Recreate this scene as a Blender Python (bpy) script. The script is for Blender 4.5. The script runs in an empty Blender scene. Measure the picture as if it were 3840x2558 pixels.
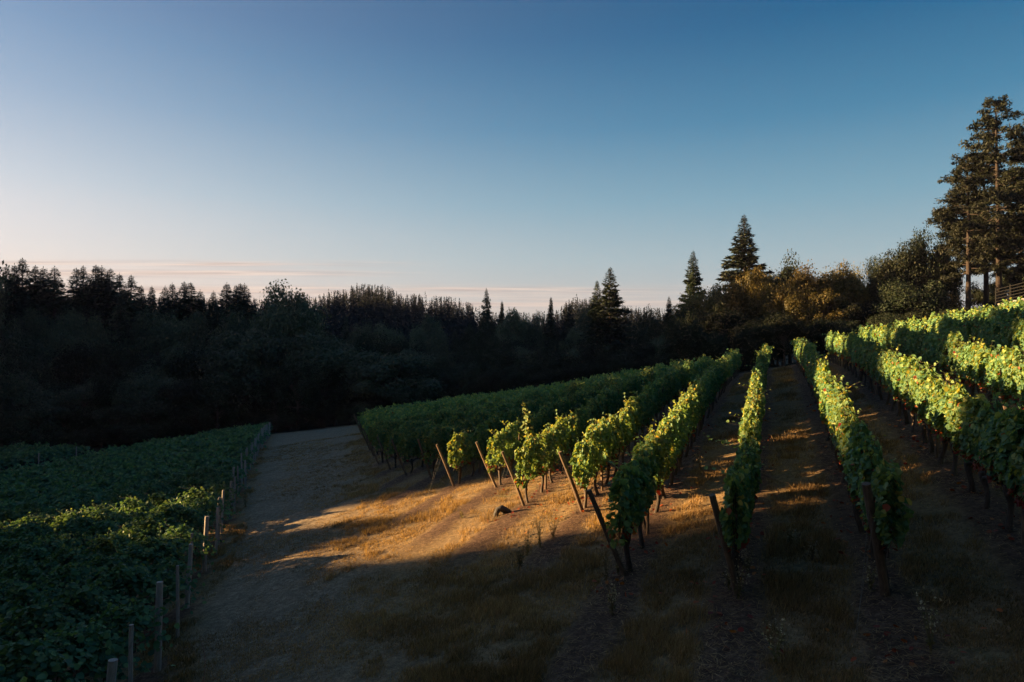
import bpy, math
import numpy as np

# ---------------------------------------------------------------- scene, camera, sky, sun, exposure
SC = bpy.context.scene
COL = SC.collection
PI = math.pi
FPX = 1024 * 24.0 / 36.0          # focal length in pixels of the 1024-wide frame
V0 = 345.0                        # picture row of eye level


def init():
    cam = bpy.data.cameras.new('camera')
    co = bpy.data.objects.new('camera', cam)
    COL.objects.link(co)
    cam.lens = 24
    cam.sensor_width = 36
    cam.clip_start = 0.1
    cam.clip_end = 6000
    co.rotation_euler = (math.radians(90 + math.degrees(math.atan((V0 - 341) / FPX))), 0, 0)
    SC.camera = co


init()
SUN_AZ, SUN_EL = math.radians(-82), math.radians(7.0)     # azimuth clockwise from +Y
SUN_DIR = np.array([math.sin(SUN_AZ) * math.cos(SUN_EL), math.cos(SUN_AZ) * math.cos(SUN_EL), math.sin(SUN_EL)])
EXPOSURE = 2.4
SC.view_settings.view_transform = 'Standard'
SC.view_settings.look = 'None'
SC.view_settings.exposure = EXPOSURE
SC.view_settings.gamma = 1
SC.cycles.max_bounces = 6
SC.cycles.diffuse_bounces = 3
SC.cycles.transparent_max_bounces = 8
SC.cycles.use_denoising = True


class NT:
    """small helper round a node tree"""
    def __init__(self, tree):
        self.t = tree

    def n(self, kind, **kw):
        nd = self.t.nodes.new(kind)
        for k, v in kw.items():
            setattr(nd, k, v)
        return nd

    def put(self, sock, v):
        if hasattr(v, 'is_linked') or isinstance(v, bpy.types.NodeSocket):
            self.t.links.new(v, sock)
        else:
            sock.default_value = v

    def math(self, op, a, b=None, c=None, clamp=False):
        nd = self.n('ShaderNodeMath', operation=op)
        nd.use_clamp = clamp
        self.put(nd.inputs[0], a)
        if b is not None:
            self.put(nd.inputs[1], b)
        if c is not None:
            self.put(nd.inputs[2], c)
        return nd.outputs[0]

    def mix(self, f, a, b, mode='MIX'):
        nd = self.n('ShaderNodeMix', data_type='RGBA', blend_type=mode)
        self.put(nd.inputs[0], f)
        self.put(nd.inputs[6], a)
        self.put(nd.inputs[7], b)
        return nd.outputs[2]

    def ramp(self, f, stops, interp='LINEAR'):
        nd = self.n('ShaderNodeValToRGB')
        cr = nd.color_ramp
        cr.interpolation = interp
        while len(cr.elements) < len(stops):
            cr.elements.new(0.5)
        for e, (p, c) in zip(cr.elements, stops):
            e.position = p
            e.color = (c[0], c[1], c[2], 1) if len(c) == 3 else c
        self.put(nd.inputs[0], f)
        return nd.outputs[0]

    def noise(self, vec, scale, detail=3, rough=0.55):
        nd = self.n('ShaderNodeTexNoise')
        nd.inputs['Scale'].default_value = scale
        nd.inputs['Detail'].default_value = detail
        nd.inputs['Roughness'].default_value = rough
        if vec is not None:
            self.put(nd.inputs['Vector'], vec)
        return nd.outputs[0]


def make_world():
    w = bpy.data.worlds.new('World')
    SC.world = w
    w.use_nodes = True
    t = NT(w.node_tree)
    bg = w.node_tree.nodes['Background']
    sky = t.n('ShaderNodeTexSky', sky_type='NISHITA', sun_disc=False)
    sky.sun_elevation = SUN_EL
    sky.sun_rotation = SUN_AZ
    sky.dust_density = 0.3
    sky.ozone_density = 4.0
    geo = t.n('ShaderNodeTexCoord')
    d = geo.outputs['Generated']
    sep = t.n('ShaderNodeSeparateXYZ')
    t.put(sep.inputs[0], d)
    x, y, z = sep.outputs
    # clear-sky colour by height above the horizon, plus the wide glow round the low sun
    base = t.ramp(t.math('MULTIPLY', z, 2.0), [
        (0.0, (0.50, 0.49, 0.46)), (0.10, (0.47, 0.50, 0.50)), (0.24, (0.335, 0.48, 0.54)), (0.40, (0.185, 0.385, 0.505)),
        (0.60, (0.056, 0.240, 0.405)), (0.82, (0.004, 0.128, 0.29)), (1.0, (0.002, 0.085, 0.215))])
    glow = t.ramp(t.math('MULTIPLY', z, 2.0), [
        (0.0, (0.95, 0.50, 0.25)), (0.12, (0.95, 0.55, 0.33)), (0.30, (0.93, 0.61, 0.47)), (0.74, (0.43, 0.42, 0.49)), (1.0, (0.38, 0.38, 0.46))])
    sx, sy = math.sin(SUN_AZ), math.cos(SUN_AZ)
    dot = t.math('ADD', t.math('MULTIPLY', x, sx), t.math('MULTIPLY', y, sy))
    g = t.math('POWER', t.math('MULTIPLY_ADD', dot, 0.5, 0.5, clamp=True), 4.0)
    gl = t.mix(1.0, glow, (1, 1, 1, 1), 'MULTIPLY')
    vm = t.n('ShaderNodeVectorMath', operation='SCALE')
    t.put(vm.inputs[0], gl)
    t.put(vm.inputs['Scale'], g)
    tot = t.mix(1.0, base, vm.outputs[0], 'ADD')
    # thin streaks of evening cloud low over the hills
    hyp = t.math('SQRT', t.math('ADD', t.math('MULTIPLY', x, x), t.math('MULTIPLY', y, y)))
    el = t.math('DIVIDE', z, t.math('MAXIMUM', y, 0.25))
    az = t.math('ARCTAN2', x, y)
    cv = t.n('ShaderNodeCombineXYZ')
    t.put(cv.inputs[0], t.math('MULTIPLY', az, 3.0))
    t.put(cv.inputs[1], t.math('ADD', t.math('MULTIPLY', el, 130.0), t.math('MULTIPLY', az, 0.8)))
    nz = t.noise(cv.outputs[0], 1.0, 5, 0.6)

    def band(c, wd):
        q = t.math('DIVIDE', t.math('SUBTRACT', el, c), wd)
        return t.math('POWER', 2.718, t.math('MULTIPLY', t.math('MULTIPLY', q, q), -1.0))
    fade = t.math('MULTIPLY_ADD', az, -1.6, 0.62, clamp=True)
    b1 = t.math('MULTIPLY', t.math('ADD', band(0.119, 0.004), t.math('MULTIPLY', band(0.105, 0.0055), 0.9)), t.math('MULTIPLY_ADD', az, -3.2, -0.3, clamp=True))
    b2 = t.math('MULTIPLY', band(0.080, 0.0065), t.math('MULTIPLY_ADD', az, -1.1, 0.75, clamp=True))
    b3 = t.math('MULTIPLY', band(0.062, 0.008), t.math('MULTIPLY_ADD', az, -1.1, 0.75, clamp=True))
    bb = t.math('MULTIPLY', t.math('ADD', t.math('ADD', b1, b2), b3), 1.0)
    m = t.math('MULTIPLY', bb, t.math('MULTIPLY_ADD', nz, 5.0, -1.75, clamp=True), clamp=True)
    cloud = t.mix(t.math('MULTIPLY_ADD', t.noise(cv.outputs[0], 2.3, 3), 4.0, -1.5, clamp=True), (0.50, 0.39, 0.36, 1), (0.98, 0.76, 0.62, 1))
    tot = t.mix(t.math('MULTIPLY', m, 0.85), tot, cloud)
    # the sky texture carries part of the light
    k = 2 ** -EXPOSURE
    s1 = t.n('ShaderNodeVectorMath', operation='SCALE')
    t.put(s1.inputs[0], tot)
    s1.inputs['Scale'].default_value = 0.93 * k / 0.1
    s2 = t.n('ShaderNodeVectorMath', operation='SCALE')
    t.put(s2.inputs[0], sky.outputs[0])
    s2.inputs['Scale'].default_value = 0.06 * k
    fin = t.mix(1.0, s1.outputs[0], s2.outputs[0], 'ADD')
    t.put(bg.inputs[0], fin)
    bg.inputs[1].default_value = 0.1


make_world()


def make_sun():
    from mathutils import Vector
    l = bpy.data.lights.new('sun', 'SUN')
    l.energy = 5.0
    l.angle = math.radians(0.5)
    l.color = (1.0, 0.64, 0.29)
    o = bpy.data.objects.new('sun', l)
    COL.objects.link(o)
    o.rotation_euler = Vector([-c for c in SUN_DIR]).to_track_quat('-Z', 'Y').to_euler()


make_sun()

# ---------------------------------------------------------------- helpers
def tag(o, label=None, cat=None, group=None, kind=None):
    for k, v in (('label', label), ('category', cat), ('group', group), ('kind', kind)):
        if v:
            o[k] = v
    return o


class MB:
    """collects vertices, faces and a per-vertex tint; links them as ONE mesh object"""
    def __init__(self):
        self.V, self.F, self.T, self.M = [], [], [], []
        self.n = 0

    def add(self, V, F, tint=0.5, mi=0):
        V = np.asarray(V, float).reshape(-1, 3)
        F = np.asarray(F, np.int64)
        self.V.append(V)
        self.F.append(F + self.n)
        self.T.append(np.broadcast_to(np.asarray(tint, float), (len(V),)))
        self.M.append(np.full(len(F), mi) if np.isscalar(mi) else np.asarray(mi))
        self.n += len(V)
        return self

    def tube(self, P, R, n=7, tint=0.5, mi=0, cap=True):
        P = np.asarray(P, float)
        R = np.broadcast_to(np.asarray(R, float), (len(P),))
        D = np.gradient(P, axis=0)
        D /= np.linalg.norm(D, axis=1)[:, None] + 1e-9
        ref = np.array([0.31, 0.95, 0.1]) if abs(D[0][1]) < 0.8 else np.array([0.95, 0.1, 0.31])
        A = np.cross(D, ref)
        A /= np.linalg.norm(A, axis=1)[:, None]
        B = np.cross(D, A)
        th = np.arange(n) * 2 * PI / n
        ring = P[:, None] + R[:, None, None] * (np.cos(th)[None, :, None] * A[:, None] + np.sin(th)[None, :, None] * B[:, None])
        V = ring.reshape(-1, 3)
        k = len(P)
        i, j = np.meshgrid(np.arange(k - 1), np.arange(n), indexing='ij')
        a = i * n + j
        b = i * n + (j + 1) % n
        F = np.stack([a, b, b + n, a + n], -1).reshape(-1, 4)
        self.add(V, F, tint, mi)
        if cap:
            c0 = self.n - k * n
            V2 = np.vstack([V[-n:], P[-1:] + 1e-4])
            F2 = np.array([[q, (q + 1) % n, n] for q in range(n)])
            self.add(V2, F2, tint, mi)
        return self

    def data(self, name, mats, smooth=False):
        me = bpy.data.meshes.new(name)
        V = np.concatenate(self.V)
        me.vertices.add(len(V))
        me.vertices.foreach_set('co', V.astype(np.float32).ravel())
        loops = np.concatenate([f.ravel() for f in self.F])
        sizes = np.concatenate([np.full(len(f), f.shape[1]) for f in self.F])
        me.loops.add(len(loops))
        me.loops.foreach_set('vertex_index', loops.astype(np.int32))
        me.polygons.add(len(sizes))
        st = np.concatenate([[0], np.cumsum(sizes)[:-1]])
        me.polygons.foreach_set('loop_start', st.astype(np.int32))
        me.polygons.foreach_set('loop_total', sizes.astype(np.int32))
        mats = mats if isinstance(mats, (list, tuple)) else [mats]
        for m in mats:
            me.materials.append(m)
        if len(mats) > 1:
            me.polygons.foreach_set('material_index', np.concatenate(self.M).astype(np.int32))
        if smooth:
            me.polygons.foreach_set('use_smooth', np.ones(len(sizes), bool))
        at = me.attributes.new('tint', 'FLOAT', 'POINT')
        at.data.foreach_set('value', np.concatenate(self.T).astype(np.float32))
        me.update(calc_edges=True)
        me.validate()
        return me

    def build(self, name, mats, parent=None, smooth=False):
        o = bpy.data.objects.new(name, self.data(name, mats, smooth))
        COL.objects.link(o)
        o.parent = parent
        return o


def empty(name, loc=(0, 0, 0), rz=0.0):
    o = bpy.data.objects.new(name, None)
    o.empty_display_size = 0.2
    o.location = loc
    o.rotation_euler = (0, 0, rz)
    COL.objects.link(o)
    return o


def inst(name, me, parent=None, loc=(0, 0, 0)):
    o = bpy.data.objects.new(name, me)
    COL.objects.link(o)
    o.parent = parent
    o.location = loc
    return o


def unit(v):
    return v / (np.linalg.norm(v, axis=-1, keepdims=True) + 1e-9)


LEAF = {
    'vine': (np.array([[0, -.5, 0], [-.5, -.22, .07], [-.36, .26, .10], [0, .55, 0], [.36, .26, .10], [.5, -.22, .07]]), np.array([[0, 3, 2, 1], [0, 5, 4, 3]])),
    'kite': (np.array([[0, -.5, 0], [-.38, 0, .1], [0, .5, -.04], [.38, 0, .1]]), np.array([[0, 3, 2, 1]])),
    'spray': (np.array([[0, -.5, 0], [-.17, .1, -.04], [0, .5, -.1], [.17, .1, -.04]]), np.array([[0, 3, 2, 1]])),
    'blade': (np.array([[-.5, 0, 0], [.5, 0, 0], [0, 1, 0]]), np.array([[0, 1, 2]])),
}


def leaves(mb, rng, C, N, S, shape='vine', tint=None, axis=None, mi=0):
    """one small leaf per centre C, facing N, size S"""
    n = len(C)
    N = unit(np.asarray(N, float))
    if axis is None:
        axis = rng.normal(size=(n, 3))
    T = unit(axis - (axis * N).sum(1)[:, None] * N)
    B = np.cross(T, N)
    base, F = LEAF[shape]
    S = np.broadcast_to(np.asarray(S, float), (n,))
    V = C[:, None] + S[:, None, None] * (base[None, :, 0:1] * B[:, None] + base[None, :, 1:2] * T[:, None] + base[None, :, 2:3] * N[:, None])
    k = len(base)
    FF = (F[None] + (np.arange(n) * k)[:, None, None]).reshape(-1, F.shape[1])
    if tint is None:
        tint = rng.random(n)
    mb.add(V.reshape(-1, 3), FF, np.repeat(tint, k), np.repeat(mi, len(F)) if not np.isscalar(mi) else mi)


def vnoise(x, y, scale, seed=0):
    """value noise in 0..1"""
    x = np.asarray(x, float) / scale + 1000.3
    y = np.asarray(y, float) / scale + 1000.7
    xi, yi = np.floor(x).astype(np.int64), np.floor(y).astype(np.int64)
    fx, fy = x - xi, y - yi
    fx, fy = fx * fx * (3 - 2 * fx), fy * fy * (3 - 2 * fy)

    def h(a, b):
        q = (a * 374761393 + b * 668265263 + seed * 974634777) & 0xffffffff
        q = ((q ^ (q >> 13)) * 1274126177) & 0xffffffff
        return ((q ^ (q >> 16)) & 0xffff) / 65535.0
    return (h(xi, yi) * (1 - fx) + h(xi + 1, yi) * fx) * (1 - fy) + (h(xi, yi + 1) * (1 - fx) + h(xi + 1, yi + 1) * fx) * fy


# ---------------------------------------------------------------- the lie of the land
ROW_AZ = math.radians(21.06)
CA, SA = math.cos(ROW_AZ), math.sin(ROW_AZ)


def rs(x, y):
    return x * SA + y * CA, x * CA - y * SA        # along the vine rows, across them


def xy(r, s):
    return s * CA + r * SA, r * CA - s * SA


def table(kn, sl, at):
    q = np.linspace(kn[0], kn[-1], 6001)
    g = np.interp(q, kn, sl)
    c = np.concatenate([[0], np.cumsum((g[1:] + g[:-1]) / 2 * np.diff(q))])
    return q, c - np.interp(at, q, c)


TF = table([-200, -60, 30, 62, 90, 140, 220, 2000], [0, .075, .075, 0, -.04, -.04, 0, 0], 13.1)
TG = table([-2000, -400, -90, -60, -25, -20, 12, 25, 60, 200, 2000], [0, 0, .06, .13, .15, .195, .195, .17, .08, 0, 0], 1.73)
RIDGE_U = np.array([-1400, -1000, -700, -350, -200, -120, -60, 300, 315, 342, 366, 386, 400, 430, 467, 482, 555, 573, 600, 640, 800, 1600])
RIDGE_V = np.array([300, 260, 215, 215, 235, 262, 296, 299, 296, 289, 284, 285, 294, 294.5, 300, 312, 312, 297, 300, 308, 312, 312])  # values left of the frame add an unseen hill that shades the ridge
RIDGE_D = 430.0


def height(x, y):
    x, y = np.asarray(x, float), np.asarray(y, float)
    r, s = rs(x, y)
    z = -3.9 + np.interp(r, *TF) + np.interp(s - 1.73, *TG)
    D = np.hypot(x, y)
    u = 512 + FPX * np.where(y > 1, x / np.maximum(y, 1), np.sign(x) * 3)
    zf = (V0 - (np.interp(u, RIDGE_U, RIDGE_V) + 30)) / FPX * RIDGE_D
    b = np.clip((D - 170) / 230, 0, 1)
    b = b * b * (3 - 2 * b) * (y > -50)
    z = z * (1 - b) + zf * b
    return z - np.clip(D - RIDGE_D - 20, 0, 3000) * 0.04


END_S = np.array([-45, -39.1, -26.9, -21.8, -17.47, -15.07, -12.67, -10.27, -7.87, -5.47, -3.07, -0.67, 1.73, 4.13, 6.5, 9, 20])
END_R = np.array([65, 59, 41.8, 34.9, 30.5, 28.7, 26.2, 25.0, 21.6, 20.2, 14.9, 13.45, 13.1, 12.7, 12.4, 12, 11])


def row_end(s):
    return np.interp(s, END_S, END_R)


def row_far(s):
    return np.interp(s, [-40, -2, 20], [86, 65, 62])


def fence_x(y):
    return -3.0 - 0.323 * y


def fence_r(s):
    return 0.818 * ((-s - 2.8) / 0.66) - 1.07


def path_x(y):
    return -4.6 - 0.235 * (y - 23)


ROW_STEP = 2.4


def soil_mask(x, y):
    """bare tilled strip under each vine row, running a little way out into the headland"""
    r, s = rs(x, y)
    q = (s - 1.73) / ROW_STEP
    d = np.abs(q - np.round(q)) * ROW_STEP
    wob = 0.14 * (vnoise(x, y, 0.7, 3) - 0.5) + 0.25 * (vnoise(x, y, 2.5, 4) - 0.5)
    m = np.clip((0.60 + wob - d) / 0.2, 0, 1)
    e = row_end(np.round(q) * ROW_STEP + 1.73)
    m *= np.clip((r - (e - 7.0 + 3 * (vnoise(x, y, 3, 5) - .5))) / 2.0, 0, 1) * (x > path_x(y) + 0.5)
    ql = (s + 7.2) / 2.73
    dl = np.abs(ql - np.round(ql)) * 2.73
    ml = np.clip((0.7 + wob - dl) / 0.2, 0, 1) * (x < fence_x(y) + 0.3)
    return np.maximum(m, ml)


def path_mask(x, y):
    w = 0.9 * (vnoise(x, y, 1.6, 8) - 0.5) + 0.5 * (vnoise(x, y, 0.5, 9) - 0.5)
    return np.clip((x - fence_x(y) - 0.3 + w) / 0.8, 0, 1) * np.clip((path_x(y) - x + 2.2 * w + .6) / 2.6, 0, 1)


# ---------------------------------------------------------------- materials
def new_mat(name):
    m = bpy.data.materials.new(name)
    m.use_nodes = True
    t = NT(m.node_tree)
    return m, t, m.node_tree.nodes['Principled BSDF'], m.node_tree.nodes['Material Output']


def leaf_mat(name, stops, trans=0.35, rough=0.5, objvar=0.25, spec=0.3, tcol=(1.25, 1.15, 0.5)):
    m, t, p, out = new_mat(name)
    a = t.n('ShaderNodeAttribute', attribute_name='tint').outputs['Fac']
    c = t.ramp(a, stops)
    oi = t.n('ShaderNodeObjectInfo').outputs['Random']
    hs = t.n('ShaderNodeHueSaturation')
    t.put(hs.inputs['Color'], c)
    t.put(hs.inputs['Value'], t.math('MULTIPLY_ADD', oi, objvar * 2, 1 - objvar))
    t.put(hs.inputs['Hue'], t.math('MULTIPLY_ADD', oi, 0.03, 0.485))
    c = hs.outputs[0]
    t.put(p.inputs['Base Color'], c)
    p.inputs['Roughness'].default_value = rough
    p.inputs['Specular IOR Level'].default_value = spec
    tr = t.n('ShaderNodeBsdfTranslucent')
    c2 = t.mix(1.0, c, tcol + (1,), 'MULTIPLY')
    t.put(tr.inputs['Color'], c2)
    mx = t.n('ShaderNodeMixShader')
    mx.inputs[0].default_value = trans
    t.put(mx.inputs[1], p.outputs[0])
    t.put(mx.inputs[2], tr.outputs[0])
    t.put(out.inputs[0], mx.outputs[0])
    return m


def bark_mat(name, c1, c2, scale=6.0):
    m, t, p, out = new_mat(name)
    tc = t.n('ShaderNodeTexCoord').outputs['Object']
    mp = t.n('ShaderNodeMapping')
    mp.inputs['Scale'].default_value = (scale, scale, scale * 0.18)
    t.put(mp.inputs[0], tc)
    nz = t.noise(mp.outputs[0], 3.0, 5, 0.65)
    oi = t.n('ShaderNodeObjectInfo').outputs['Random']
    c = t.ramp(t.math('ADD', nz, t.math('MULTIPLY_ADD', oi, 0.2, -0.1)), [(0.3, c1), (0.7, c2)])
    t.put(p.inputs['Base Color'], c)
    p.inputs['Roughness'].default_value = 0.85
    bp = t.n('ShaderNodeBump')
    bp.inputs['Strength'].default_value = 0.6
    bp.inputs['Distance'].default_value = 0.03
    t.put(bp.inputs['Height'], nz)
    t.put(p.inputs['Normal'], bp.outputs[0])
    return m


def ground_mat():
    m, t, p, out = new_mat('dry_ground')
    pos = t.n('ShaderNodeNewGeometry').outputs['Position']
    soil = t.n('ShaderNodeAttribute', attribute_name='soil').outputs['Fac']
    path = t.n('ShaderNodeAttribute', attribute_name='track').outputs['Fac']
    wood = t.n('ShaderNodeAttribute', attribute_name='wood').outputs['Fac']
    n1 = t.noise(pos, 0.8, 4, 0.6)
    n2 = t.noise(pos, 7.0, 5, 0.7)
    n3 = t.noise(pos, 30.0, 3, 0.7)
    f = t.math('ADD', t.math('MULTIPLY', n2, 0.6), t.math('MULTIPLY', n3, 0.4))
    straw = t.ramp(f, [(0.32, (0.08, 0.056, 0.034)), (0.5, (0.235, 0.163, 0.086)), (0.70, (0.43, 0.295, 0.15))])
    green = t.ramp(f, [(0.3, (0.05, 0.05, 0.02)), (0.7, (0.16, 0.15, 0.06))])
    grass = t.mix(t.math('MULTIPLY_ADD', n1, 3.0, -1.65, clamp=True), straw, green)
    track = t.ramp(f, [(0.34, (0.115, 0.083, 0.055)), (0.5, (0.285, 0.218, 0.142)), (0.68, (0.48, 0.385, 0.26))])
    earth = t.ramp(f, [(0.34, (0.035, 0.022, 0.016)), (0.52, (0.115, 0.070, 0.046)), (0.68, (0.28, 0.19, 0.125))])
    litter = t.ramp(f, [(0.3, (0.012, 0.012, 0.008)), (0.7, (0.05, 0.042, 0.022))])
    f2 = t.math('ADD', t.math('MULTIPLY', t.noise(pos, 1.6, 5, 0.7), 0.55), t.math('MULTIPLY', f, 0.45))
    track = t.mix(t.math('MULTIPLY_ADD', f2, 4.0, -1.6, clamp=True), t.mix(0.5, track, (0.07, 0.058, 0.042, 1)), track)
    c = t.mix(path, grass, track)
    c = t.mix(soil, c, earth)
    c = t.mix(wood, c, litter)
    t.put(p.inputs['Base Color'], c)
    p.inputs['Roughness'].default_value = 0.95
    p.inputs['Specular IOR Level'].default_value = 0.1
    bp = t.n('ShaderNodeBump')
    bp.inputs['Strength'].default_value = 0.9
    bp.inputs['Distance'].default_value = 0.09
    t.put(bp.inputs['Height'], f)
    t.put(p.inputs['Normal'], bp.outputs[0])
    return m


def plain_mat(name, c1, c2, scale=8.0, rough=0.7, metal=0.0):
    m, t, p, out = new_mat(name)
    tc = t.n('ShaderNodeTexCoord').outputs['Object']
    nz = t.noise(tc, scale, 4, 0.6)
    t.put(p.inputs['Base Color'], t.ramp(nz, [(0.3, c1), (0.7, c2)]))
    p.inputs['Roughness'].default_value = rough
    p.inputs['Metallic'].default_value = metal
    return m


M = {
    'ground': ground_mat(),
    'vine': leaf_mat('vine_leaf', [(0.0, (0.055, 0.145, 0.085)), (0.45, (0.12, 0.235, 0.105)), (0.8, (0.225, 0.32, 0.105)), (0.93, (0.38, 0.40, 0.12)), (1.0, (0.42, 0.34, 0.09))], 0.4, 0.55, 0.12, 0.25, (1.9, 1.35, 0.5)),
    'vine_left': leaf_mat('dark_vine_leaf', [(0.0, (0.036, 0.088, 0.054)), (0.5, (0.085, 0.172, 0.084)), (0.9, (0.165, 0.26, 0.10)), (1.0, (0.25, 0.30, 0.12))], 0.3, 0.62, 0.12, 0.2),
    'red': leaf_mat('red_leaf', [(0.0, (0.16, 0.02, 0.012)), (0.6, (0.34, 0.07, 0.02)), (1.0, (0.42, 0.17, 0.04))], 0.4, 0.5, 0.15),
    'bark': bark_mat('vine_bark', (0.020, 0.014, 0.010), (0.095, 0.065, 0.045), 14),
    'post': bark_mat('post_wood', (0.075, 0.048, 0.030), (0.20, 0.135, 0.085), 9),
    'greypost': bark_mat('grey_post_wood', (0.20, 0.175, 0.155), (0.42, 0.37, 0.33), 9),
    'wire': plain_mat('wire_steel', (0.14, 0.125, 0.105), (0.24, 0.22, 0.18), 5, 0.6, 0.3),
    'fir': leaf_mat('fir_needles', [(0.0, (0.016, 0.026, 0.018)), (1.0, (0.042, 0.058, 0.032))], 0.1, 0.6, 0.3, 0.2),
    'broad': leaf_mat('broad_leaf', [(0.0, (0.036, 0.054, 0.038)), (0.7, (0.080, 0.105, 0.064)), (1.0, (0.13, 0.145, 0.075))], 0.2, 0.55, 0.35, 0.2),
    'amber': leaf_mat('sun_tinted_leaf', [(0.0, (0.04, 0.042, 0.015)), (0.6, (0.11, 0.09, 0.025)), (1.0, (0.20, 0.135, 0.032))], 0.25, 0.55, 0.25, 0.2),  # orange of the low sun is painted into this leaf colour
    'darkleaf': leaf_mat('dark_leaf', [(0.0, (0.012, 0.020, 0.012)), (0.7, (0.030, 0.038, 0.020)), (1.0, (0.055, 0.052, 0.024))], 0.15, 0.6, 0.3, 0.15),
    'ridge': leaf_mat('ridge_needles', [(0.0, (0.007, 0.011, 0.009)), (1.0, (0.018, 0.024, 0.018))], 0.05, 0.8, 0.0, 0.1),
    'pine': leaf_mat('pine_needles', [(0.0, (0.008, 0.012, 0.007)), (1.0, (0.024, 0.026, 0.013))], 0.1, 0.6, 0.15, 0.2),
    'trunk': bark_mat('tree_bark', (0.030, 0.020, 0.014), (0.10, 0.07, 0.05), 3),
    'redtrunk': bark_mat('reddish_bark', (0.010, 0.006, 0.0045), (0.030, 0.017, 0.012), 3),
    'straw': leaf_mat('dry_grass_blade', [(0.0, (0.085, 0.062, 0.034)), (0.3, (0.18, 0.122, 0.062)), (0.8, (0.40, 0.27, 0.13)), (1.0, (0.56, 0.41, 0.22))], 0.35, 0.7, 0.0, 0.15),
    'weed': leaf_mat('weed_stem', [(0.0, (0.07, 0.08, 0.03)), (0.5, (0.20, 0.15, 0.07)), (0.8, (0.42, 0.33, 0.2)), (1.0, (0.48, 0.40, 0.27))], 0.3, 0.7, 0.2),
    'cane': plain_mat('red_cane', (0.16, 0.03, 0.02), (0.30, 0.06, 0.04), 9, 0.5),
    'stone': plain_mat('wall_concrete', (0.16, 0.14, 0.12), (0.27, 0.24, 0.21), 3, 0.9),
    'rail': plain_mat('rail_dark', (0.002, 0.002, 0.002), (0.005, 0.0045, 0.004), 6, 0.95),
    'stump': bark_mat('stump_bark', (0.012, 0.011, 0.011), (0.07, 0.062, 0.058), 10),
}


# ---------------------------------------------------------------- the ground and the grass track
def grow(a, b, n, f):
    st = np.cumsum(f ** np.arange(1, n + 1))
    return a + (b - a) * st / st[-1]


def build_ground():
    gx = np.concatenate([-grow(50, 1300, 32, 1.16)[::-1], np.arange(-50, 50.01, 0.36), grow(50, 1300, 32, 1.16)])
    gy = np.concatenate([-grow(0, 400, 16, 1.2)[::-1], np.linspace(0, 6, 10)[:-1], np.arange(6, 112, 0.4), grow(112, 1500, 42, 1.13)])
    X, Y = np.meshgrid(gx, gy)
    Z = height(X, Y)
    near = ((np.abs(X) < 52) & (Y > 3) & (Y < 113)).astype(float)
    soil = soil_mask(X, Y) * near
    track = path_mask(X, Y) * near
    Z += near * (0.05 * soil + 0.05 * (vnoise(X, Y, 0.8, 11) - 0.5) * (1 - 0.3 * track) + 0.14 * (vnoise(X, Y, 3.5, 12) - 0.5))
    # two worn wheel lines in the track
    c = fence_x(Y) + (path_x(Y) - fence_x(Y)) * 0.52
    rut = np.exp(-((np.abs(X - c) - 0.85) / 0.35) ** 2) * track
    Z -= 0.04 * rut
    r, s = rs(X, Y)
    wood = np.clip((r - row_far(s) - 1) / 3, 0, 1) * (X > path_x(Y))
    wood = np.maximum(wood, np.clip((Y - 106) / 4, 0, 1))
    wood = np.maximum(wood, np.clip((-s - 64.5) / 2, 0, 1) * (s < -60))
    wood = np.maximum(wood, 1 - near) * ((Y > 0) | (np.abs(X) > 40))
    V = np.stack([X, Y, Z], -1).reshape(-1, 3)
    ny, nx = X.shape
    i, j = np.meshgrid(np.arange(ny - 1), np.arange(nx - 1), indexing='ij')
    a = i * nx + j
    F = np.stack([a, a + 1, a + 1 + nx, a + nx], -1).reshape(-1, 4)
    tm = track.ravel()[F].mean(1)
    at = {'soil': soil.ravel(), 'track': track.ravel(), 'wood': wood.ravel()}
    for name, sel in (('ground', tm <= 0.5), ('path', tm > 0.5)):
        f = F[sel]
        used, inv = np.unique(f, return_inverse=True)
        mb = MB()
        mb.add(V[used], inv.reshape(-1, 4))
        o = mb.build(name, M['ground'], None, True)
        for k, v in at.items():
            q = o.data.attributes.new(k, 'FLOAT', 'POINT')
            q.data.foreach_set('value', v[used].astype(np.float32))
        tag(o, kind='structure')


build_ground()


# ---------------------------------------------------------------- grape vines
ROW_ROT = PI / 2 - ROW_AZ


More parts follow.
